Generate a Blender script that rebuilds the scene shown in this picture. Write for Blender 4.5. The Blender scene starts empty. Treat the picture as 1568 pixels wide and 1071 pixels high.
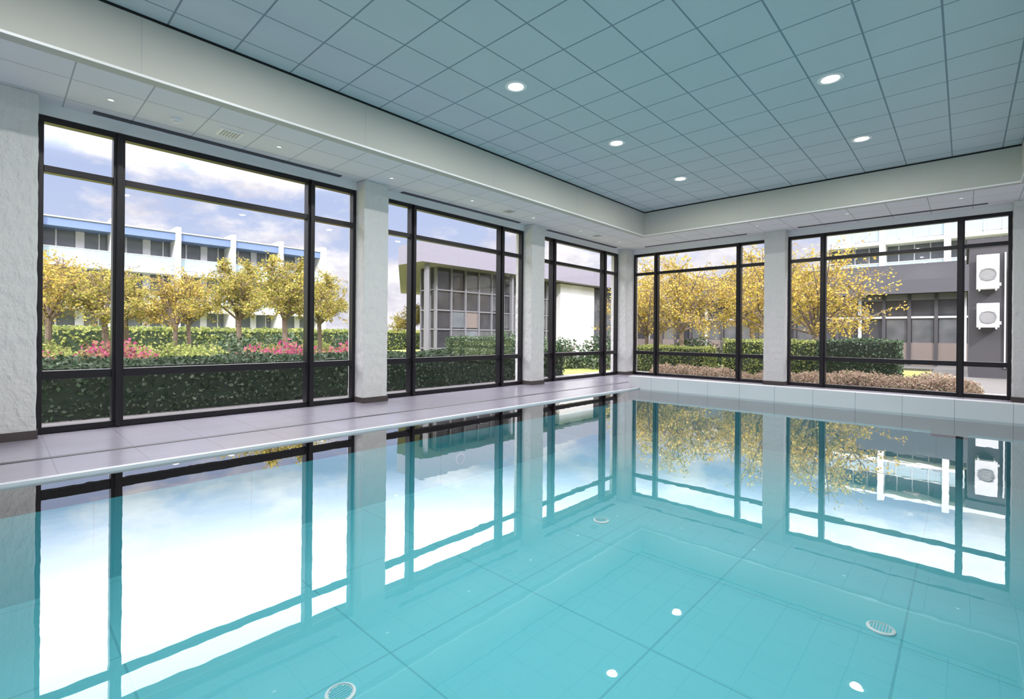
import bpy, bmesh, math, random
from mathutils import Vector, Matrix
random.seed(7)
S = bpy.context.scene
S.view_settings.view_transform = 'Standard'
COL = S.collection

# ---------------------------------------------------------------- materials
def new_mat(name):
    m = bpy.data.materials.new(name); m.use_nodes = True
    nt = m.node_tree
    return m, nt, nt.nodes['Principled BSDF'], nt.nodes['Material Output']

def N(nt, t, **kw):
    n = nt.nodes.new(t)
    for k, v in kw.items(): setattr(n, k, v)
    return n

def math_n(nt, op, a, b=None):
    n = N(nt, 'ShaderNodeMath', operation=op)
    for i, v in enumerate((a, b)):
        if v is None: continue
        if isinstance(v, (int, float)): n.inputs[i].default_value = v
        else: nt.links.new(v, n.inputs[i])
    return n.outputs[0]

def grid_mask(nt, axes, width):
    g = N(nt, 'ShaderNodeNewGeometry'); s = N(nt, 'ShaderNodeSeparateXYZ')
    nt.links.new(g.outputs['Position'], s.inputs[0])
    res = None
    for ax, o, sp in axes:
        v = math_n(nt, 'SUBTRACT', s.outputs[ax], o)
        v = math_n(nt, 'DIVIDE', v, sp)
        v = math_n(nt, 'ADD', v, 0.5)
        v = math_n(nt, 'FLOORED_MODULO', v, 1.0)
        v = math_n(nt, 'SUBTRACT', v, 0.5)
        v = math_n(nt, 'ABSOLUTE', v)
        v = math_n(nt, 'LESS_THAN', v, width / (2 * sp))
        res = v if res is None else math_n(nt, 'MAXIMUM', res, v)
    return res

def mixc(nt, fac, a, b):
    n = N(nt, 'ShaderNodeMix', data_type='RGBA')
    if isinstance(fac, (int, float)): n.inputs[0].default_value = fac
    else: nt.links.new(fac, n.inputs[0])
    for i, v in ((6, a), (7, b)):
        if isinstance(v, tuple): n.inputs[i].default_value = (*v[:3], 1)
        else: nt.links.new(v, n.inputs[i])
    return n.outputs[2]

def noise(nt, scale, detail=4, rough=.5, vec=None):
    n = N(nt, 'ShaderNodeTexNoise'); n.inputs['Scale'].default_value = scale
    n.inputs['Detail'].default_value = detail; n.inputs['Roughness'].default_value = rough
    if vec is None:
        g = N(nt, 'ShaderNodeNewGeometry'); vec = g.outputs['Position']
    nt.links.new(vec, n.inputs['Vector'])
    return n.outputs['Fac']

def bump(nt, bs, h, strength, dist=.01):
    b = N(nt, 'ShaderNodeBump'); b.inputs['Strength'].default_value = strength
    b.inputs['Distance'].default_value = dist
    nt.links.new(h, b.inputs['Height']); nt.links.new(b.outputs[0], bs.inputs['Normal'])

def simple(name, col, rough=.5, metal=0, var=.08, nscale=6, bmp=0, bscale=40, emit=None, estr=1):
    m, nt, bs, _ = new_mat(name)
    f = noise(nt, nscale)
    c2 = tuple(min(1, c * (1 + var)) for c in col); c1 = tuple(c * (1 - var) for c in col)
    nt.links.new(mixc(nt, f, c1, c2), bs.inputs['Base Color'])
    bs.inputs['Roughness'].default_value = rough; bs.inputs['Metallic'].default_value = metal
    if bmp: bump(nt, bs, noise(nt, bscale), bmp)
    if emit:
        bs.inputs['Emission Color'].default_value = (*emit, 1); bs.inputs['Emission Strength'].default_value = estr
    return m

def tiled(name, col, line, axes, width, rough=.6, var=.05, bmp=.3, nscale=1.5):
    m, nt, bs, _ = new_mat(name)
    f = noise(nt, nscale, 3)
    base = mixc(nt, f, tuple(c * (1 - var) for c in col), tuple(min(1, c * (1 + var)) for c in col))
    g = grid_mask(nt, axes, width)
    nt.links.new(mixc(nt, g, base, line), bs.inputs['Base Color'])
    bs.inputs['Roughness'].default_value = rough
    inv = math_n(nt, 'SUBTRACT', 1.0, g)
    bump(nt, bs, inv, bmp, .004)
    return m

def stucco(name, col):
    m, nt, bs, _ = new_mat(name)
    mp = N(nt, 'ShaderNodeMapping'); g = N(nt, 'ShaderNodeNewGeometry')
    mp.inputs['Rotation'].default_value = (.5, .6, .3); mp.inputs['Scale'].default_value = (1.6, 1.6, .8)
    nt.links.new(g.outputs['Position'], mp.inputs[0])
    f = noise(nt, 9, 6, .6, mp.outputs[0])
    nt.links.new(mixc(nt, f, tuple(c * .93 for c in col), tuple(min(1, c * 1.05) for c in col)), bs.inputs['Base Color'])
    bs.inputs['Roughness'].default_value = .75
    bump(nt, bs, f, .9, .05)
    return m

M_stucco = stucco('white_stucco', (.72, .72, .71))
M_wall = simple('white_paint', (.78, .79, .80), .8, var=.03)
M_beam = simple('beam_paint', (.50, .50, .46), .6, var=.02)
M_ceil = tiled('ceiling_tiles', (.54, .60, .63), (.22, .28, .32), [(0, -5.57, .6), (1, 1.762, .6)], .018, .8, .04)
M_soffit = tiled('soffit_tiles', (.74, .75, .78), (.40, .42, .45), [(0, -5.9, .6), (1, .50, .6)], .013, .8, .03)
M_deck = tiled('deck_tiles', (.32, .30, .36), (.22, .21, .25), [(0, -6.0, .6), (1, .35, .6)], .008, .22, .15, .1)
M_curb = tiled('curb_tiles', (.58, .58, .61), (.38, .38, .42), [(0, -4.9, .6)], .010, .4, .06)
M_pool = tiled('pool_lining', (.13, .55, .63), (.08, .41, .49), [(0, -1.5, 1.2), (1, .56, 1.2)], .014, .5, .03, nscale=.5)
M_rim = simple('pool_rim', (.58, .60, .65), .35)
M_black = simple('black_aluminium', (.014, .012, .016), .38, .3)
M_dark = simple('dark_tile_skirting', (.07, .055, .055), .4)
M_drain = simple('drain_slot', (.05, .05, .06), .5)
M_white = simple('white_plastic', (.85, .85, .86), .4, var=.02)
M_acw = simple('weathered_white', (.52, .52, .54), .5, var=.05)
M_grey = simple('grey_plastic', (.45, .46, .48), .5)
M_frame = simple('grey_steel_frame', (.16, .16, .18), .5)
M_lamp = simple('lamp_glow', (1, 1, 1), emit=(1, .93, .82), estr=9)
M_spot = simple('spot_glow', (1, 1, 1), emit=(1, .93, .82), estr=1.3)
M_gravel = simple('gravel', (.30, .28, .29), .9, var=.35, nscale=60, bmp=.4)
M_pave = simple('dark_paving', (.10, .095, .09), .9, var=.3, nscale=8)
M_conc = simple('render_white', (.62, .62, .65), .8)
M_blue = simple('blue_fascia', (.13, .19, .38), .5)
M_fascia = simple('grey_fascia', (.20, .19, .24), .6)
M_roofd = simple('dark_roofing', (.014, .014, .018), .95, var=.2)
M_dkwall = simple('dark_cladding', (.045, .042, .05), .7)
M_bark = simple('bark', (.15, .11, .09), .9, var=.3, nscale=12)
M_brick = simple('brown_panel', (.16, .13, .12), .8)

m, nt, bs, _ = new_mat('lawn'); M_lawn = m
f = noise(nt, .5, 5); nt.links.new(mixc(nt, f, (.16, .22, .04), (.38, .38, .11)), bs.inputs['Base Color'])
bs.inputs['Roughness'].default_value = .95

def fglass(name, a, b, rough=.12, sc=.7):
    m, nt, bs, _ = new_mat(name)
    f = noise(nt, sc, 3); nt.links.new(mixc(nt, f, a, b), bs.inputs['Base Color'])
    bs.inputs['Roughness'].default_value = rough; return m
M_fglass = fglass('facade_glass', (.05, .06, .07), (.24, .26, .29))
M_mglass = fglass('mid_facade_glass', (.03, .035, .04), (.15, .15, .16), .1, 2)
M_dglass = fglass('dark_facade_glass', (.012, .013, .016), (.07, .07, .08), .06, 1.5)
m, nt, bs, _ = new_mat('balcony_glass'); M_bglass = m
bs.inputs['Base Color'].default_value = (.40, .50, .58, 1); bs.inputs['Roughness'].default_value = .15
bs.inputs['Alpha'].default_value = .7

def thin_glass():
    m = bpy.data.materials.new('window_glass'); m.use_nodes = True; nt = m.node_tree
    nt.nodes.clear()
    o = N(nt, 'ShaderNodeOutputMaterial'); mx = N(nt, 'ShaderNodeMixShader')
    tr = N(nt, 'ShaderNodeBsdfTransparent'); gl = N(nt, 'ShaderNodeBsdfGlossy')
    tr.inputs[0].default_value = (.97, .97, 1, 1); gl.inputs['Roughness'].default_value = 0.0
    fr = N(nt, 'ShaderNodeFresnel'); fr.inputs[0].default_value = 1.42
    nt.links.new(fr.outputs[0], mx.inputs[0]); nt.links.new(tr.outputs[0], mx.inputs[1]); nt.links.new(gl.outputs[0], mx.inputs[2])
    nt.links.new(mx.outputs[0], o.inputs[0]); return m
M_glass = thin_glass()

def water():
    m = bpy.data.materials.new('pool_water'); m.use_nodes = True; nt = m.node_tree
    nt.nodes.clear()
    o = N(nt, 'ShaderNodeOutputMaterial'); mx = N(nt, 'ShaderNodeMixShader')
    tr = N(nt, 'ShaderNodeBsdfTransparent'); gl = N(nt, 'ShaderNodeBsdfGlossy')
    tr.inputs[0].default_value = (.95, 1, 1, 1); gl.inputs['Roughness'].default_value = 0.0
    fr = N(nt, 'ShaderNodeFresnel'); fr.inputs[0].default_value = 1.33
    fac = math_n(nt, 'MULTIPLY', fr.outputs[0], 2.6); fac = math_n(nt, 'MINIMUM', fac, .72)
    f = noise(nt, 5, 2); b = N(nt, 'ShaderNodeBump'); b.inputs['Strength'].default_value = .009; b.inputs['Distance'].default_value = .03
    nt.links.new(f, b.inputs['Height']); nt.links.new(b.outputs[0], gl.inputs['Normal'])
    nt.links.new(fac, mx.inputs[0]); nt.links.new(tr.outputs[0], mx.inputs[1]); nt.links.new(gl.outputs[0], mx.inputs[2])
    nt.links.new(mx.outputs[0], o.inputs[0]); return m
M_water = water()

def leafmat(name, cols, transl=.35):
    m = bpy.data.materials.new(name); m.use_nodes = True; nt = m.node_tree
    nt.nodes.clear()
    o = N(nt, 'ShaderNodeOutputMaterial'); g = N(nt, 'ShaderNodeNewGeometry')
    r = N(nt, 'ShaderNodeValToRGB'); r.color_ramp.interpolation = 'LINEAR'
    el = r.color_ramp.elements
    while len(el) < len(cols): el.new(.5)
    for i, c in enumerate(cols):
        el[i].position = i / (len(cols) - 1); el[i].color = (*c, 1)
    nt.links.new(g.outputs['Random Per Island'], r.inputs[0])
    d = N(nt, 'ShaderNodeBsdfDiffuse'); t = N(nt, 'ShaderNodeBsdfTranslucent'); mx = N(nt, 'ShaderNodeMixShader')
    mx.inputs[0].default_value = transl
    for x in (d, t): nt.links.new(r.outputs[0], x.inputs[0])
    nt.links.new(d.outputs[0], mx.inputs[1]); nt.links.new(t.outputs[0], mx.inputs[2]); nt.links.new(mx.outputs[0], o.inputs[0])
    return m
M_lyel = leafmat('leaves_yellow', [(.10, .12, .03), (.30, .27, .06), (.52, .41, .12), (.26, .27, .06), (.30, .19, .08)])
M_lgold = leafmat('leaves_gold', [(.14, .14, .03), (.42, .31, .06), (.66, .48, .13), (.30, .28, .07), (.38, .22, .08)])
M_lgrn = leafmat('leaves_hedge', [(.02, .035, .02), (.05, .08, .04), (.09, .13, .08), (.19, .23, .17)], .15)
M_lyg = leafmat('leaves_lime', [(.11, .15, .05), (.23, .27, .08), (.38, .38, .14)])
M_lred = leafmat('leaves_red', [(.20, .03, .08), (.38, .08, .18), (.26, .14, .09), (.14, .17, .05)])
M_ldry = leafmat('dry_grass', [(.26, .17, .13), (.46, .35, .27), (.22, .22, .12)], .2)
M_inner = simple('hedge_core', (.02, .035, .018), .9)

# ---------------------------------------------------------------- mesh helpers
def link(o, parent=None):
    COL.objects.link(o)
    if parent: o.parent = parent
    return o

def boxes(name, lst, mats, parent=None, bevel=0):
    """lst: (x0,x1,y0,y1,z0,z1[,mi])"""
    v, f, mi = [], [], []
    for b in lst:
        x0, x1, y0, y1, z0, z1 = b[:6]; k = len(v)
        x0, x1 = min(x0, x1), max(x0, x1); y0, y1 = min(y0, y1), max(y0, y1)
        v += [(x0, y0, z0), (x1, y0, z0), (x1, y1, z0), (x0, y1, z0), (x0, y0, z1), (x1, y0, z1), (x1, y1, z1), (x0, y1, z1)]
        for q in ((0, 3, 2, 1), (4, 5, 6, 7), (0, 1, 5, 4), (1, 2, 6, 5), (2, 3, 7, 6), (3, 0, 4, 7)):
            f.append(tuple(i + k for i in q)); mi.append(b[6] if len(b) > 6 else 0)
    me = bpy.data.meshes.new(name); me.from_pydata(v, [], f)
    if not isinstance(mats, (list, tuple)): mats = [mats]
    for mm in mats: me.materials.append(mm)
    me.polygons.foreach_set('material_index', mi); me.update()
    o = link(bpy.data.objects.new(name, me), parent)
    if bevel:
        md = o.modifiers.new('bevel', 'BEVEL'); md.width = bevel; md.segments = 2; md.limit_method = 'ANGLE'
    return o

def empty(name, loc=(0, 0, 0)):
    e = bpy.data.objects.new(name, None); e.location = loc; e.empty_display_size = .2
    return link(e)

def lathe(name, prof, loc, mats, axis='Z', n=32, parent=None, mis=None):
    v, f, mi = [], [], []
    for r, z in prof:
        for i in range(n):
            a = 2 * math.pi * i / n
            p = (r * math.cos(a), r * math.sin(a), z)
            if axis == 'X': p = (p[2], p[0], p[1])
            if axis == 'Y': p = (p[0], p[2], p[1])
            v.append(p)
    for j in range(len(prof) - 1):
        for i in range(n):
            a, b = j * n + i, j * n + (i + 1) % n
            f.append((a, b, b + n, a + n)); mi.append(mis[j] if mis else 0)
    me = bpy.data.meshes.new(name); me.from_pydata(v, [], f)
    for mm in (mats if isinstance(mats, list) else [mats]): me.materials.append(mm)
    me.polygons.foreach_set('material_index', mi); me.update()
    o = link(bpy.data.objects.new(name, me), parent); o.location = loc
    return o

def rnd_unit():
    while True:
        p = Vector((random.uniform(-1, 1), random.uniform(-1, 1), random.uniform(-1, 1)))
        if 0.05 < p.length < 1: return p.normalized()

def add_leaf(v, f, mi, p, s, m, up=0):
    n = rnd_unit(); a = n.orthogonal().normalized(); b = n.cross(a)
    th = random.uniform(0, 6.28); a, b = a * math.cos(th) + b * math.sin(th), b * math.cos(th) - a * math.sin(th)
    k = len(v)
    for q in (-a * s * .5, b * s * .32, a * s * .5, -b * s * .32): v.append(tuple(p + q))
    f.append((k, k + 1, k + 2, k + 3)); mi.append(m)

def tube(v, f, mi, pts, rad, m, n=6):
    k0 = len(v)
    for i, p in enumerate(pts):
        d = (pts[min(i + 1, len(pts) - 1)] - pts[max(i - 1, 0)]).normalized()
        a = d.orthogonal().normalized(); b = d.cross(a)
        for j in range(n):
            t = 2 * math.pi * j / n
            v.append(tuple(p + (a * math.cos(t) + b * math.sin(t)) * rad[i]))
    for i in range(len(pts) - 1):
        for j in range(n):
            a = k0 + i * n + j; b = k0 + i * n + (j + 1) % n
            f.append((a, b, b + n, a + n)); mi.append(m)

def tree_mesh(name, height, r, hc, leafm, nleaf, ls, seed, trunk=.11):
    random.seed(seed)
    v, f, mi = [], [], []
    zt = hc + .25
    pts = [Vector((0, 0, -.3)), Vector((.02, .03, zt * .5)), Vector((.0, -.02, zt))]
    tube(v, f, mi, pts, [trunk * 1.3, trunk, trunk * .95], 0, 8)
    tips = []
    ch = (height - hc)
    for i in range(17):
        a = i * 2.4 + random.uniform(-.4, .4); el = random.uniform(.05, 1.4)
        rr = r * random.uniform(.72, 1.16)
        tgt = Vector((math.cos(a) * math.cos(el) * rr, math.sin(a) * math.cos(el) * rr, zt + math.sin(el) * ch * random.uniform(.7, .92)))
        s0 = Vector((0, 0, zt - random.uniform(0, .2)))
        mid = s0.lerp(tgt, .5) + Vector((random.uniform(-.2, .2), random.uniform(-.2, .2), random.uniform(.0, .3)))
        tube(v, f, mi, [s0, mid, tgt], [trunk * .5, trunk * .32, trunk * .1], 0, 5)
        for t in (.45, .6, .75, .9):
            for _ in range(3):
                b0 = s0.lerp(mid, t * 2) if t < .5 else mid.lerp(tgt, (t - .5) * 2)
                e = b0 + Vector((random.uniform(-1, 1), random.uniform(-1, 1), random.uniform(-.6, .8))) * r * .38
                tube(v, f, mi, [b0, b0.lerp(e, .5) + Vector((0, 0, .06)), e], [trunk * .16, trunk * .1, trunk * .05], 0, 4)
                tips.append((b0, e))
    for _ in range(nleaf):
        b0, e = random.choice(tips)
        p = b0.lerp(e, random.uniform(.15, 1.1)) + rnd_unit() * random.uniform(0, r * .11)
        add_leaf(v, f, mi, p, ls * random.uniform(.6, 1.3), 1)
    me = bpy.data.meshes.new(name); me.from_pydata(v, [], f)
    me.materials.append(M_bark); me.materials.append(leafm)
    me.polygons.foreach_set('material_index', mi); me.update()
    return me

def place(name, me, loc, rz=0, s=1, sz=None):
    o = link(bpy.data.objects.new(name, me)); o.location = loc; o.rotation_euler = (0, 0, rz); o.scale = (s, s, sz or s); return o

def hedge(name, x0, x1, y0, y1, z0, z1, leafm, n, ls, seed=1, core=True):
    random.seed(seed)
    v, f, mi = [], [], []
    i = ls * .6
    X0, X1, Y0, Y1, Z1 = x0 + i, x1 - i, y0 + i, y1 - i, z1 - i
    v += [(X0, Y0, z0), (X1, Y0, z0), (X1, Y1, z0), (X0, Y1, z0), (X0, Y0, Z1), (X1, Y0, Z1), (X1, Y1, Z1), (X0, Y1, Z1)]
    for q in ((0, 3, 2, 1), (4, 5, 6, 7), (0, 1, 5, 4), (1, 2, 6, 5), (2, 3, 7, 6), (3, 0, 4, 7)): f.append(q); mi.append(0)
    A = [(x1 - x0) * (y1 - y0), (x1 - x0) * (z1 - z0), (x1 - x0) * (z1 - z0), (y1 - y0) * (z1 - z0), (y1 - y0) * (z1 - z0)]
    for _ in range(n):
        c = random.choices(range(5), A)[0]
        p = Vector((random.uniform(x0, x1), random.uniform(y0, y1), random.uniform(z0, z1)))
        j = random.uniform(-ls * .9, ls * .5)
        if c == 0: p.z = z1 + j + .05 * math.sin(p.y * 2.3) * math.cos(p.x * 3)
        if c == 1: p.y = y0 - j
        if c == 2: p.y = y1 + j
        if c == 3: p.x = x0 - j
        if c == 4: p.x = x1 + j
        add_leaf(v, f, mi, p, ls * random.uniform(.7, 1.3), 1)
    me = bpy.data.meshes.new(name); me.from_pydata(v, [], f)
    me.materials.append(M_inner); me.materials.append(leafm)
    me.polygons.foreach_set('material_index', mi); me.update()
    return link(bpy.data.objects.new(name, me))

def shrub_mesh(name, leafm, n, ls, seed, rx=1, rz=1):
    random.seed(seed); v, f, mi = [], [], []
    for i in range(9):
        a = i * .7; tube(v, f, mi, [Vector((0, 0, -.1)), Vector((math.cos(a) * rx * .7, math.sin(a) * rx * .7, rz * .8))], [.03, .01], 0, 4)
    for _ in range(n):
        d = rnd_unit(); d.z = abs(d.z); rr = random.uniform(.55, 1.03) * (1 + .12 * math.sin(d.x * 7) * math.cos(d.y * 6))
        add_leaf(v, f, mi, Vector((d.x * rx * rr, d.y * rx * rr, d.z * rz * rr)), ls * random.uniform(.6, 1.3), 1)
    me = bpy.data.meshes.new(name); me.from_pydata(v, [], f)
    me.materials.append(M_bark); me.materials.append(leafm)
    me.polygons.foreach_set('material_index', mi); me.update(); return me

# ---------------------------------------------------------------- room constants
XL, YB = -7.47, 12.95          # window planes
XO, YO = -7.65, 13.13          # outer faces
XR, YN = 2.3, -2.0             # right wall / near wall
PX0, PX1, PY0, PY1 = -5.2, .9, -.35, 9.63
ZS, ZC, ZW = 3.65, 4.22, 3.52
BX0, BX1, BY0, BY1 = -5.84, .64, -.6, 11.03   # recess

boxes('floor', [(XO, PX0, YN, YO, -.25, 0), (PX1, XR, YN, YO, -.25, 0), (PX0, PX1, YN, PY0, -.25, 0), (PX0, PX1, PY1, YO, -.25, 0)], M_deck)
D = -.92
boxes('swimming_pool', [(PX0 - .1, PX1 + .1, PY0 - .1, PY1 + .1, D - .1, D), (PX0 - .1, PX0, PY0, PY1, D, -.02), (PX1, PX1 + .1, PY0, PY1, D, -.02),
                        (PX0, PX1, PY0 - .1, PY0, D, -.02), (PX0, PX1, PY1, PY1 + .1, D, -.02)], M_pool)
boxes('trim_1', [(PX0 - .05, PX0 + .015, PY0, PY1, -.03, .004)], M_rim)
boxes('drain_channel', [(-6.04, -5.97, YN + .3, 12.2, -.01, .004)], M_drain)
boxes('pool_curb_wall', [(-5.45, XR - .05, PY1, PY1 + .2, 0, .245), (PX0 + .03, PX1, PY1 - .012, PY1, -.06, .245)], M_curb, bevel=.004)
me = bpy.data.meshes.new('pool_water'); wz = -.02
me.from_pydata([(PX0, PY0, wz), (PX1, PY0, wz), (PX1, PY1, wz), (PX0, PY1, wz)], [], [(0, 1, 2, 3)]); me.materials.append(M_water)
link(bpy.data.objects.new('pool_water', me))

# ceilings
def ring(x0, x1, y0, y1, w, z0, z1, mi=0):
    return [(x0 - w, x0, y0 - w, y1 + w, z0, z1, mi), (x1, x1 + w, y0 - w, y1 + w, z0, z1, mi), (x0, x1, y0 - w, y0, z0, z1, mi), (x0, x1, y1, y1 + w, z0, z1, mi)]
W = .13
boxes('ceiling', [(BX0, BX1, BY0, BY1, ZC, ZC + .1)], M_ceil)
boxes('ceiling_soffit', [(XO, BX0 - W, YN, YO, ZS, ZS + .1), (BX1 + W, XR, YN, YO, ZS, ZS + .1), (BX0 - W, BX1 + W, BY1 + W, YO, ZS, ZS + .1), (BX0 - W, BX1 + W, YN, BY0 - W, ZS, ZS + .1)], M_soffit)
boxes('ceiling_beam', ring(BX0, BX1, BY0, BY1, W, ZS - .035, ZC - .03), M_beam)
boxes('shadow_gap_strip', ring(BX0, BX1, BY0, BY1, .02, ZC - .03, ZC), M_black)  # black strip stands in for the shadow in the gap under the ceiling
boxes('trim_3', ring(BX0 - .001, BX1 + .001, BY0 - .001, BY1 + .001, -.010, ZS - .036, ZS - .012), M_white)
jl = []
for y in [1.2 * i + .95 for i in range(0, 9, 2)]: jl.append((BX0 - .001, BX0 + .002, y, y + .006, ZS, ZC - .03))
for x in [-3.6, -1.2]: jl.append((x, x + .006, BY1 - .002, BY1 + .001, ZS, ZC - .03))
boxes('beam_joints', jl, M_grey)

# roof + walls
boxes('roof', [(XO - .55, XR + .3, YN - .3, YO + .55, ZC + .1, ZC + .4), (XO - .55, XO, YN - .3, YO + .55, 3.72, ZC + .1), (XO, XR + .3, YO, YO + .55, 3.72, ZC + .1)], M_brick)
boxes('wall_right', [(XR, XR + .2, YN, YO, -.25, ZC + .1)], M_wall)
boxes('wall_near', [(XO, XR, YN - .2, YN, -.25, ZC + .1)], M_wall)
cols_y = [(-.15, .30), (4.10, 4.55), (8.29, 8.74)]
boxes('wall_left', [(XO, -7.40, YN, YO, ZW, ZC + .1), (XO, XO + .3, YN, -.15, -.25, ZW), (XO, -7.40, -.15, YO, -.25, -.0)], M_wall)
boxes('wall_back', [(XO, XR, 12.88, YO, ZW, ZC + .1), (1.1, XR, 12.88, YO, -.25, ZW), (XO, 1.1, 12.88, YO, -.25, 0)], M_wall)

def column(x0, x1, y0, y1):
    bm = bmesh.new()
    bmesh.ops.create_cube(bm, size=1)
    for vv in bm.verts:
        vv.co = Vector(((x0 + x1) / 2 + vv.co.x * (x1 - x0), (y0 + y1) / 2 + vv.co.y * (y1 - y0), ZS / 2 + vv.co.z * ZS))
    bmesh.ops.subdivide_edges(bm, edges=[e for e in bm.edges if abs((e.verts[0].co - e.verts[1].co).z) > 1], cuts=44, use_grid_fill=True)
    for vv in bm.verts:
        if .15 < vv.co.z < ZS - .05:
            vv.co.x += random.uniform(-.004, .004); vv.co.y += random.uniform(-.004, .004)
    me = bpy.data.meshes.new('column'); bm.to_mesh(me); bm.free(); me.materials.append(M_stucco)
    o = link(bpy.data.objects.new('column', me))
    md = o.modifiers.new('bevel', 'BEVEL'); md.width = .012; md.segments = 2; md.limit_method = 'ANGLE'; md.angle_limit = 1.0
    return o
CX = -7.15; CY = 12.62
for (a, c) in cols_y: column(XO, CX, a, c)
column(XO, CX, 12.45, YO)
column(-3.53, -3.08, CY, YO)
column(.64, 1.10, CY, YO)
bb = []
for (a, c) in cols_y: bb.append((XO + .2, CX + .012, a - .012, c + .012, 0, .09))
bb.append((XO + .2, CX + .012, 12.438, YO - .2, 0, .09)); bb.append((-3.54, -3.07, CY - .012, YO - .2, 0, .09))
bb.append((.63, 1.11, CY - .012, YO - .2, 0, .09)); bb.append((XO + .3, XO + .315, YN, -.16, 0, .09))
boxes('baseboard_left', bb, M_dark)

# windows
wn = [0]
def window(axis, plane, a0, a1, m1, m2):
    wn[0] += 1
    root = empty('window_%d' % wn[0], (plane, (a0 + a1) / 2, 0) if axis == 'y' else ((a0 + a1) / 2, plane, 0))
    d = .055
    L = []
    def bx(u0, u1, z0, z1, dd=d, off=0):
        if axis == 'y': L.append((plane - dd + off, plane + dd + off, u0, u1, z0, z1))
        else: L.append((u0, u1, plane - dd - off, plane + dd - off, z0, z1))
    bx(a0, a1, 0, .075); bx(a0, a1, ZW - .07, ZW)
    bx(a0, a0 + .055, .075, ZW - .07); bx(a1 - .055, a1, .075, ZW - .07)
    for mm in (m1, m2):
        bx(mm - .055, mm + .055, .075, ZW - .07, .07)
        bx(mm - .025, mm + .025, .01, ZW - .02, .03, .085)
    segs = [(a0 + .055, m1 - .055), (m1 + .055, m2 - .055), (m2 + .055, a1 - .055)]
    for s0, s1 in segs:
        bx(s0, s1, .60, .695); bx(s0, s1, 2.90, 2.975)
    fr = boxes('frame', L, M_black, bevel=.004)
    fr.parent = root; fr.matrix_parent_inverse = Matrix.Translation(-root.location)
    G = []
    for s0, s1 in segs:
        for z0, z1 in ((.075, .60), (.695, 2.90), (2.975, ZW - .07)):
            G.append((s0, s1, z0, z1))
    v, f = [], []
    for s0, s1, z0, z1 in G:
        k = len(v)
        for u, z in ((s0, z0), (s1, z0), (s1, z1), (s0, z1)):
            v.append((plane, u, z) if axis == 'y' else (u, plane, z))
        f.append((k, k + 1, k + 2, k + 3))
    me = bpy.data.meshes.new('glass'); me.from_pydata(v, [], f); me.materials.append(M_glass)
    g = link(bpy.data.objects.new('glass', me)); g.parent = root; g.matrix_parent_inverse = Matrix.Translation(-root.location)
window('y', XL, .30, 4.10, 1.005, 3.34)
window('y', XL, 4.55, 8.29, 5.25, 7.58)
window('y', XL, 8.74, 12.45, 9.42, 11.72)
window('x', YB, -7.15, -3.53, -6.45, -4.20)
window('x', YB, -3.08, .64, -2.365, -.06)

for (a, b_) in ((.75, 3.75), (4.9, 8.0), (9.0, 12.1)): boxes('linear_air_diffuser', [(-7.33, -7.24, a, b_, ZS - .012, ZS)], M_drain)
for (a, b_) in ((-6.6, -3.9), (-2.8, .3)): boxes('linear_air_diffuser', [(a, b_, 12.50, 12.56, ZS - .012, ZS)], M_drain)

# ---------------------------------------------------------------- ceiling lamps
def area(name, loc, size, power, col, parent):
    l = bpy.data.lights.new(name, 'AREA'); l.shape = 'DISK'; l.size = size; l.energy = power; l.color = col
    o = link(bpy.data.objects.new(name, l), parent); o.location = loc
    return o
POW = 45
for x in (-4.07, -1.18):
    for y in (.1, 1.98, 4.38, 6.75, 9.12):
        r = empty('ceiling_downlight', (x, y, ZC))
        lathe('housing', [(.135, 0), (.135, -.012), (.10, -.016), (.085, -.004)], (0, 0, 0), [M_white], parent=r)
        lathe('diffuser', [(.0, -.006), (.088, -.006)], (0, 0, 0), [M_lamp], parent=r)
        area('bulb', (0, 0, -.03), .13, POW, (1, .97, .94), r)
sp = [(-6.76, y) for y in (.84, 2.60, 4.35, 6.1, 7.87, 9.6, 11.4)] + [(x, 11.78) for x in (-.06, -1.75, -3.45, -5.15)]
for x, y in sp:
    r = empty('recessed_spotlight', (x, y, ZS))
    lathe('bezel', [(.042, 0), (.042, -.006), (.028, -.008), (.024, -.002)], (0, 0, 0), [M_white], n=20, parent=r)
    lathe('bulb', [(.0, -.003), (.025, -.003)], (0, 0, 0), [M_spot], n=20, parent=r)
lathe('smoke_detector', [(.055, 0), (.055, -.02), (.045, -.03), (.03, -.032), (.03, -.05), (.0, -.055)], (-6.78, 1.44, ZS), [M_white], n=24)
def vent(loc):
    x, y, z = loc; L = [(x - .13, x + .13, y - .13, y + .13, z - .012, z)]
    for i in range(6): L.append((x - .10, x + .10, y - .09 + i * .035, y - .075 + i * .035, z - .018, z - .011, 1))
    boxes('ceiling_vent', L, [M_white, M_grey])
vent((-6.78, 2.0, ZS)); vent((-6.75, 7.1, ZS)); vent((-6.75, 10.3, ZS))

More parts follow.
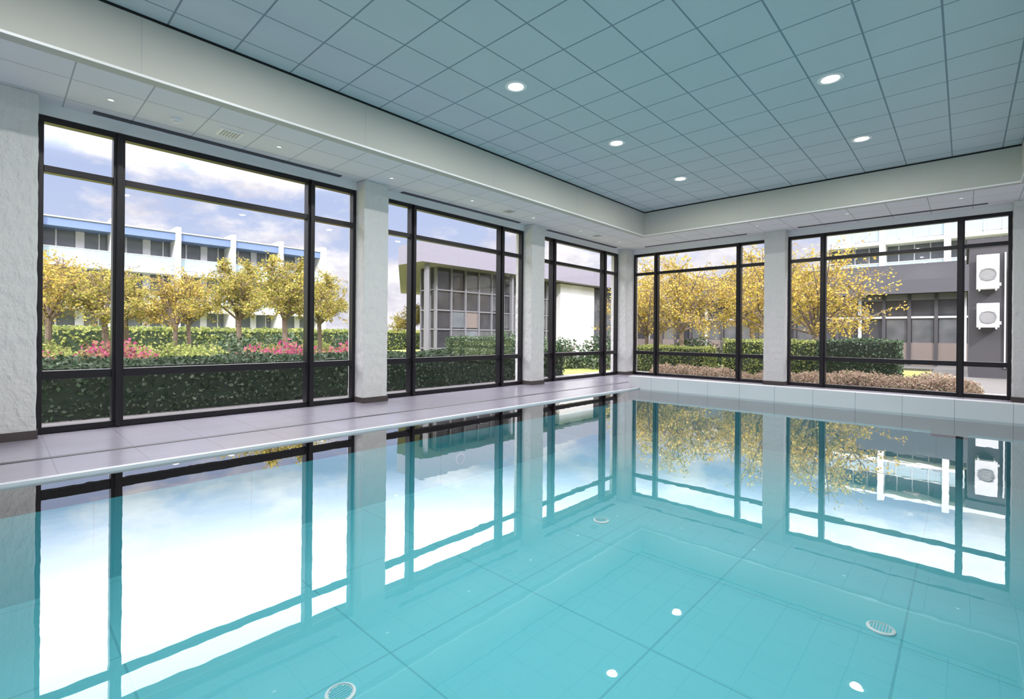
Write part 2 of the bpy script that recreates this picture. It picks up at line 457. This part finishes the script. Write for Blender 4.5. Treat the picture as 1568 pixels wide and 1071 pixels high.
# pool fittings
def inlet(loc, axis='Z', r=.085):
    rt = empty('pool_inlet', loc)
    lathe('flange', [(r, 0), (r, .012), (r * .82, .018), (r * .8, .01), (0.0, .01)], (0, 0, 0), [M_white, M_white], axis=axis, parent=rt)
    L = []
    for i in range(-3, 4):
        h = math.sqrt(max(0, (r * .75) ** 2 - (i * r * .21) ** 2))
        a, b_ = i * r * .21 - .006, i * r * .21 + .006
        if axis == 'Z': L.append((a, b_, -h, h, .010, .014))
        if axis == 'X': L.append((.010, .014, a, b_, -h, h))
    boxes('slots', L, [M_pool], parent=rt)
for p in ((-.42, 4.3), (-.5, 8.35), (-2.94, 4.62), (-2.59, 1.36)): inlet((p[0], p[1], D))
inlet((PX0, 4.5, -.62), 'X', .08)
boxes('pool_skimmer', [(-.36, 0.04, PY1 - .016, PY1 + .01, -.32, -.20), (-.34, .02, PY1 - .018, PY1, -.305, -.215, 1)], [M_drain, M_drain])

# ---------------------------------------------------------------- outside
boxes('ground_lawn', [(-90, XO, -40, 90, -.40, -.30), (XO, XR + .3, YO, 90, -.40, -.30), (XR + .3, 60, -40, 90, -.40, -.30), (XO, XR + .3, -40, YN - .3, -.40, -.30)], M_lawn)
boxes('ground_gravel', [(-9.2, XO, -12, YO + .1, -.30, -.12), (-9.2, 6, YO, 15.6, -.30, -.12), (-.9, 6, 15.6, 30.5, -.30, -.14, 1), (-24, -.9, 27.5, 30.5, -.30, -.2, 1)], [M_gravel, M_pave])

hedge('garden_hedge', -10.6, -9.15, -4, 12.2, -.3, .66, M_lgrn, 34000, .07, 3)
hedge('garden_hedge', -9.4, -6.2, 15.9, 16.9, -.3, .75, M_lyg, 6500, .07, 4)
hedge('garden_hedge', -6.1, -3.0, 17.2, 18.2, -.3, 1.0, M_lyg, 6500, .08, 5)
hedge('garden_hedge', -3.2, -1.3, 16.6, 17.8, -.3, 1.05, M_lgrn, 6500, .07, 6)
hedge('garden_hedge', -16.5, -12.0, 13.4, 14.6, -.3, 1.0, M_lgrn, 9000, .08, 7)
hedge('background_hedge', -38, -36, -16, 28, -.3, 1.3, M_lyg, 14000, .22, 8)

red = shrub_mesh('red_shrub', M_lred, 1700, .11, 11, 1.0, .95)
lime = shrub_mesh('lime_shrub', M_lyg, 2000, .12, 12, 1.1, 1.0)
grn = shrub_mesh('green_shrub', M_lgrn, 2000, .12, 13, 1.1, 1.1)
dry = shrub_mesh('dry_shrub', M_ldry, 1800, .07, 14, .6, .42)
random.seed(20)
for p in [(-15.5, 5.5), (-16.6, 6.9), (-15.0, 7.9), (-17, 9.4), (-20.5, .8), (-20.2, 2.7), (-15.2, 8.8)]: place('red_shrub', red, (p[0], p[1], -.35), random.random() * 6, random.uniform(.85, 1.25))
for p in [(-24, 5.1), (-25, 6.6), (-22, 7.2), (-27, 1.2), (-23, 3.6), (-26, 8.4), (-28, 10.5), (-28, 13), (-24, 1.1), (-20.6, 1.8), (-18, 4.6)]: place('lime_shrub', lime, (p[0], p[1], -.3), random.random() * 6, random.uniform(.8, 1.1))
for p in [(-30, 4), (-30, 8), (-29, 0), (-29, 11.5), (-20, 6.2), (-28, 15), (-16.6, 15.5), (-15, 16.4), (-11.5, 18.5), (-9, 22), (-6.5, 23), (-13.2, 17)]: place('green_shrub', grn, (p[0], p[1], -.3), random.random() * 6, random.uniform(.9, 1.5))
for i in range(16):
    place('dry_shrub', dry, (-3.0 + (i % 8) * .42 + random.uniform(-.1, .1), 14.9 + (i // 8) * .7 + random.uniform(-.15, .15), -.14), random.random() * 6, random.uniform(.7, 1.05))
for i in range(7): place('dry_shrub', dry, (-7.2 + i * .62, 15.0 + random.uniform(-.2, .2), -.14), random.random() * 6, random.uniform(.6, .9))

tA = tree_mesh('treeA', 5.0, 2.1, 1.8, M_lyel, 10500, .105, 31)
tB = tree_mesh('treeB', 4.4, 1.85, 1.7, M_lyel, 6500, .105, 32)
tD = tree_mesh('treeD', 4.7, 2.0, 1.7, M_lgold, 5500, .105, 35)
tC = tree_mesh('treeC', 5.6, 2.6, 1.5, M_lgold, 6500, .105, 33, .10)
for (x, y, me, s) in [(-26.2, 5.6, tD, .92), (-23.9, 7.5, tA, 1.0), (-20.6, 8.2, tA, .97), (-26, 3.1, tB, 1.0), (-27.6, 1.5, tD, 1.0), (-23.4, 11.0, tA, .95),
                      (-29, 20.5, tB, .9), (-30, 7.0, tA, .9), (-24, .4, tD, .95), (-29, 4.2, tB, 1.1)]:
    place('plane_tree', me, (x, y, -.3), random.random() * 6, s)
for (x, y, s) in [(-8.6, 19.5, .95), (-5.7, 21.5, 1.0), (-3.75, 19.4, .9), (-11.0, 22.5, 1.0), (-7.5, 25, 1.1), (-10.2, 19.6, .85)]:
    place('plane_tree', tC, (x, y, -.3), random.random() * 6, s)

# apartment building, left
L = []
for z in (3.0, 6.0): L += [(-47.9, -46.4, -22, 22, z - .3, z)]
L += [(-60, -48, -22, 22, -.3, 9.0, 1)]
L += [(-60, -46.3, -22.3, 22.2, 8.45, 9.05, 2), (-60, -46.2, -22.3, 22.2, 9.05, 9.13, 0)]
for z in (0, 3.0, 6.0):
    L += [(-46.5, -46.44, -22, 22, z + .05, z + 1.0, 3), (-46.52, -46.42, -22, 22, z + 1.0, z + 1.06, 4)]
    L += [(-48.02, -47.94, -22, 22, z, z + .5, 0)]
y = -22
while y < 22:
    for z in (0, 3, 6): L += [(-48.02, -47.9, y + 2.0, y + 2.5, z, z + 2.7, 0), (-48.0, -47.92, y + .9, y + 1.0, z, z + 2.7, 0), (-48.0, -47.92, y + 3.3, y + 3.38, z, z + 2.7, 0)]
    L += [(-48.1, -46.0, y - .17, y + .17, -.3, 9.5, 0)]
    y += 4
L += [(-48.1, -46.0, 21.78, 22.25, -.3, 9.5, 0)]
boxes('apartment_building', L, [M_conc, M_fglass, M_blue, M_bglass, M_grey])

def prism(poly, z0, z1):
    n = len(poly); v = [(x, y, z0) for x, y in poly] + [(x, y, z1) for x, y in poly]
    f = [tuple(range(n))[::-1], tuple(range(n, 2 * n))] + [(i, (i + 1) % n, (i + 1) % n + n, i + n) for i in range(n)]
    return v, f
root = empty('pavilion_building', (-20, 20, 0))
def prism_obj(name, poly, z0, z1, mat):
    v, f = prism(poly, z0, z1); me = bpy.data.meshes.new(name); me.from_pydata(v, [], f); me.materials.append(mat)
    o = link(bpy.data.objects.new(name, me)); o.parent = root; o.matrix_parent_inverse = Matrix.Translation(-root.location)
prism_obj('roof_slab', [(-17, 12.5), (-17, 32), (-32, 32), (-32, 21.5), (-18.8, 12.5)], 4.25, 5.1, M_fascia)
prism_obj('glazing', [(-18, 14.0), (-18, 31), (-31, 31), (-31, 22.6), (-19.1, 14.0)], -.3, 4.25, M_dglass)
L = []
yy = 14.0; k = 0
while yy < 23.01:
    L.append((-18.07, -17.9, yy - .035, yy + .035, -.3, 4.25, 5)); yy += .9; k += 1
for z in (.45, 1.35, 2.25, 3.2): L.append((-18.05, -17.93, 14.0, 23, z - .03, z + .03, 5))
random.seed(5)
for i in range(10):
    for j in range(5):
        q = random.random()
        if q < .5: L.append((-18.02, -17.97, 14.04 + i * .9, 14.86 + i * .9, -.42 + j * .9 + .06, .42 + j * .9, 7 if q < .34 else random.choice([4, 3, 3, 6])))
L += [(-19.1 + t, -19.04 + t, 13.93, 14.0, -.3, 4.25, 5) for t in (0, .36, .72)]
for z in (.45, 1.35, 2.25, 3.2): L.append((-19.1, -18.0, 13.94, 14.0, z - .03, z + .03, 5))
L.append((-17.43, -17.27, 12.92, 13.08, -.3, 4.25, 5)); L.append((-17.43, -17.27, 18.42, 18.58, -.3, 4.25, 5))
L.append((-18.3, -17.6, 23, 26.6, -.3, 4.2, 1))
L.append((-18.3, -17.8, 26.6, 31, -.3, 4.2, 7))
o = boxes('mullions', L, [M_black, M_conc, M_blue, M_fglass, M_brick, M_frame, M_grey, M_mglass]); o.parent = root; o.matrix_parent_inverse = Matrix.Translation(-root.location)

# low gallery building behind the back windows
L = [(-24, 4, 31, 38, -.3, 3.3, 1)]
L += [(-24, 4, 30.9, 31.0, -.3, .9, 2), (-24, 4, 30.9, 31.05, 3.0, 3.3, 6)]
x = -24; k = 0
while x <= 4:
    L.append((x - .07, x + .07, 30.85, 31.02, -.3, 3.3, 4 if k % 4 == 0 else 3)); x += 1.0; k += 1
L.append((-24, 4, 30.88, 31.02, 2.1, 2.2, 4))
for i in range(28):
    if random.random() < .6: L.append((-24 + i + .1, -24 + i + .9, 30.95, 31.0, .9, 2.1, 5))
o = boxes('gallery_building', L, [M_conc, M_dglass, M_brick, M_dkwall, M_grey, M_mglass, M_frame])
v = [(-24.5, 30.3, 3.3), (4.5, 30.3, 3.3), (4.5, 33.5, 5.1), (-24.5, 33.5, 5.1), (-24.5, 39, 3.3), (4.5, 39, 3.3)]
me = bpy.data.meshes.new('roof_slope'); me.from_pydata(v, [], [(0, 1, 2, 3), (3, 2, 5, 4), (0, 3, 4), (1, 5, 2)]); me.materials.append(M_roofd)
link(bpy.data.objects.new('roof_slope', me), o)

# white balcony block further back
TOP = 12.2
L = [(-9, 16, 51.5, 62, -.3, TOP, 1)]
for z in (3.5, 6.3, 9.1, 11.9):
    L.append((-9, 16, 50, 51.5, z - .3, z, 0))
    if z < 11:
        L.append((-9, 16, 50, 50.06, z + .05, z + .95, 2)); L.append((-9, 16, 49.98, 50.08, z + .95, z + 1.02, 3))
        L.append((-9, 16, 51.4, 51.5, z, z + .5, 0))
x = -9
while x < 17:
    L.append((x - .2, x + .2, 49.9, 51.6, -.3, TOP, 0))
    for q in range(4):
        for z in (3.5, 6.3, 9.1):
            L.append((x + q + .97, x + q + 1.03, 49.97, 50.09, z, z + 1.0, 3))
            L.append((x + q + .92, x + q + 1.0, 51.4, 51.5, z, z + 2.5, 0))
    x += 4
boxes('apartment_building', L, [M_conc, M_fglass, M_bglass, M_grey])

# plant-room wall with air conditioners
boxes('plant_room', [(.10, 5, 22, 27, -.3, 4.15), (.04, 5.05, 21.95, 27, 4.15, 4.4)], M_dkwall)
def aircon(x, z, w, h):
    r = empty('air_conditioner', (x, 21.68, z))
    boxes('casing', [(0, w, -.14, .18, 0, h)], M_acw, parent=r, bevel=.015)
    lathe('fan_ring', [(.20, 0), (.20, -.02), (.18, -.02), (.18, 0)], (w * .5, -.145, h * .42), [M_frame], axis='Y', parent=r)
    L = [(w * .5 - .17, w * .5 + .17, -.16, -.15, h * .42 - .16 + .04 * i, h * .42 - .15 + .04 * i) for i in range(9)]
    boxes('fan_grille', L, M_frame, parent=r)
    boxes('brackets', [(.05, .09, -.16, .31, -.05, 0), (w - .09, w - .05, -.16, .31, -.05, 0), (w, w + .05, .05, .2, .1, .2)], M_grey, parent=r)
aircon(.27, 2.72, .52, 1.10); aircon(.28, 1.49, .52, .78)
boxes('coolant_pipe', [(.92, .96, 21.94, 22.0, .2, 3.9), (1.00, 1.03, 21.94, 22.0, .2, 3.4)], M_grey)

# ---------------------------------------------------------------- sun + sky
sl = bpy.data.lights.new('sun', 'SUN'); sl.energy = 4.2; sl.angle = .02; sl.color = (1, .96, .90)
so = link(bpy.data.objects.new('sun', sl)); so.location = (10, -10, 30)
so.rotation_euler = Vector((-.62, .50, -.62)).to_track_quat('-Z', 'Y').to_euler()

w = bpy.data.worlds.new('sky'); S.world = w; w.use_nodes = True; nt = w.node_tree
bg = nt.nodes['Background']
tc = N(nt, 'ShaderNodeTexCoord'); sx = N(nt, 'ShaderNodeSeparateXYZ'); nt.links.new(tc.outputs['Generated'], sx.inputs[0])
mp = N(nt, 'ShaderNodeMapping'); mp.inputs['Scale'].default_value = (1, 1, 2.0); nt.links.new(tc.outputs['Generated'], mp.inputs[0])
nf = noise(nt, 4.6, 9, .6, mp.outputs[0])
off = math_n(nt, 'MULTIPLY', math_n(nt, 'SUBTRACT', .21, sx.outputs[2]), 1.6)
off = math_n(nt, 'MAXIMUM', off, -.06)
nf2 = math_n(nt, 'ADD', nf, off)
cr = N(nt, 'ShaderNodeValToRGB'); cr.color_ramp.elements[0].position = .46; cr.color_ramp.elements[1].position = .58
nt.links.new(nf2, cr.inputs[0])
nl = noise(nt, 7, 8, .6, mp.outputs[0])
nlr = N(nt, 'ShaderNodeMapRange'); nlr.inputs['From Min'].default_value = .38; nlr.inputs['From Max'].default_value = .58; nt.links.new(nl, nlr.inputs[0])
cloud = mixc(nt, nlr.outputs[0], (.68, .67, .76), (1.08, 1.04, 1.04))
gr = N(nt, 'ShaderNodeValToRGB'); gr.color_ramp.elements[0].position = 0; gr.color_ramp.elements[0].color = (.66, .72, .88, 1)
gr.color_ramp.elements[1].position = .35; gr.color_ramp.elements[1].color = (.44, .55, .84, 1)
nt.links.new(sx.outputs[2], gr.inputs[0])
skyc = mixc(nt, cr.outputs[0], gr.outputs[0], cloud)
hv = N(nt, 'ShaderNodeMapRange'); hv.inputs['From Min'].default_value = .25; hv.inputs['From Max'].default_value = .36; nt.links.new(sx.outputs[2], hv.inputs[0])
skyc = mixc(nt, hv.outputs[0], skyc, (1, .98, 1))
mr = N(nt, 'ShaderNodeMapRange'); mr.inputs['From Min'].default_value = .26; mr.inputs['From Max'].default_value = .42
mr.inputs['To Min'].default_value = 1.05; mr.inputs['To Max'].default_value = 6.5; nt.links.new(sx.outputs[2], mr.inputs[0])
nt.links.new(skyc, bg.inputs[0]); nt.links.new(mr.outputs[0], bg.inputs[1])

# ---------------------------------------------------------------- camera
cd = bpy.data.cameras.new('camera'); cam = link(bpy.data.objects.new('camera', cd))
cd.sensor_width = 36; cd.lens = 17.0; cd.shift_y = -.015; cd.clip_start = .05; cd.clip_end = 500
cam.matrix_world = Matrix.Translation((0, 0, 1.15)) @ Matrix.Rotation(math.radians(43.1), 4, 'Z') @ Matrix.Rotation(math.radians(90), 4, 'X') @ Matrix.Rotation(math.radians(.5), 4, 'Z')
S.camera = cam
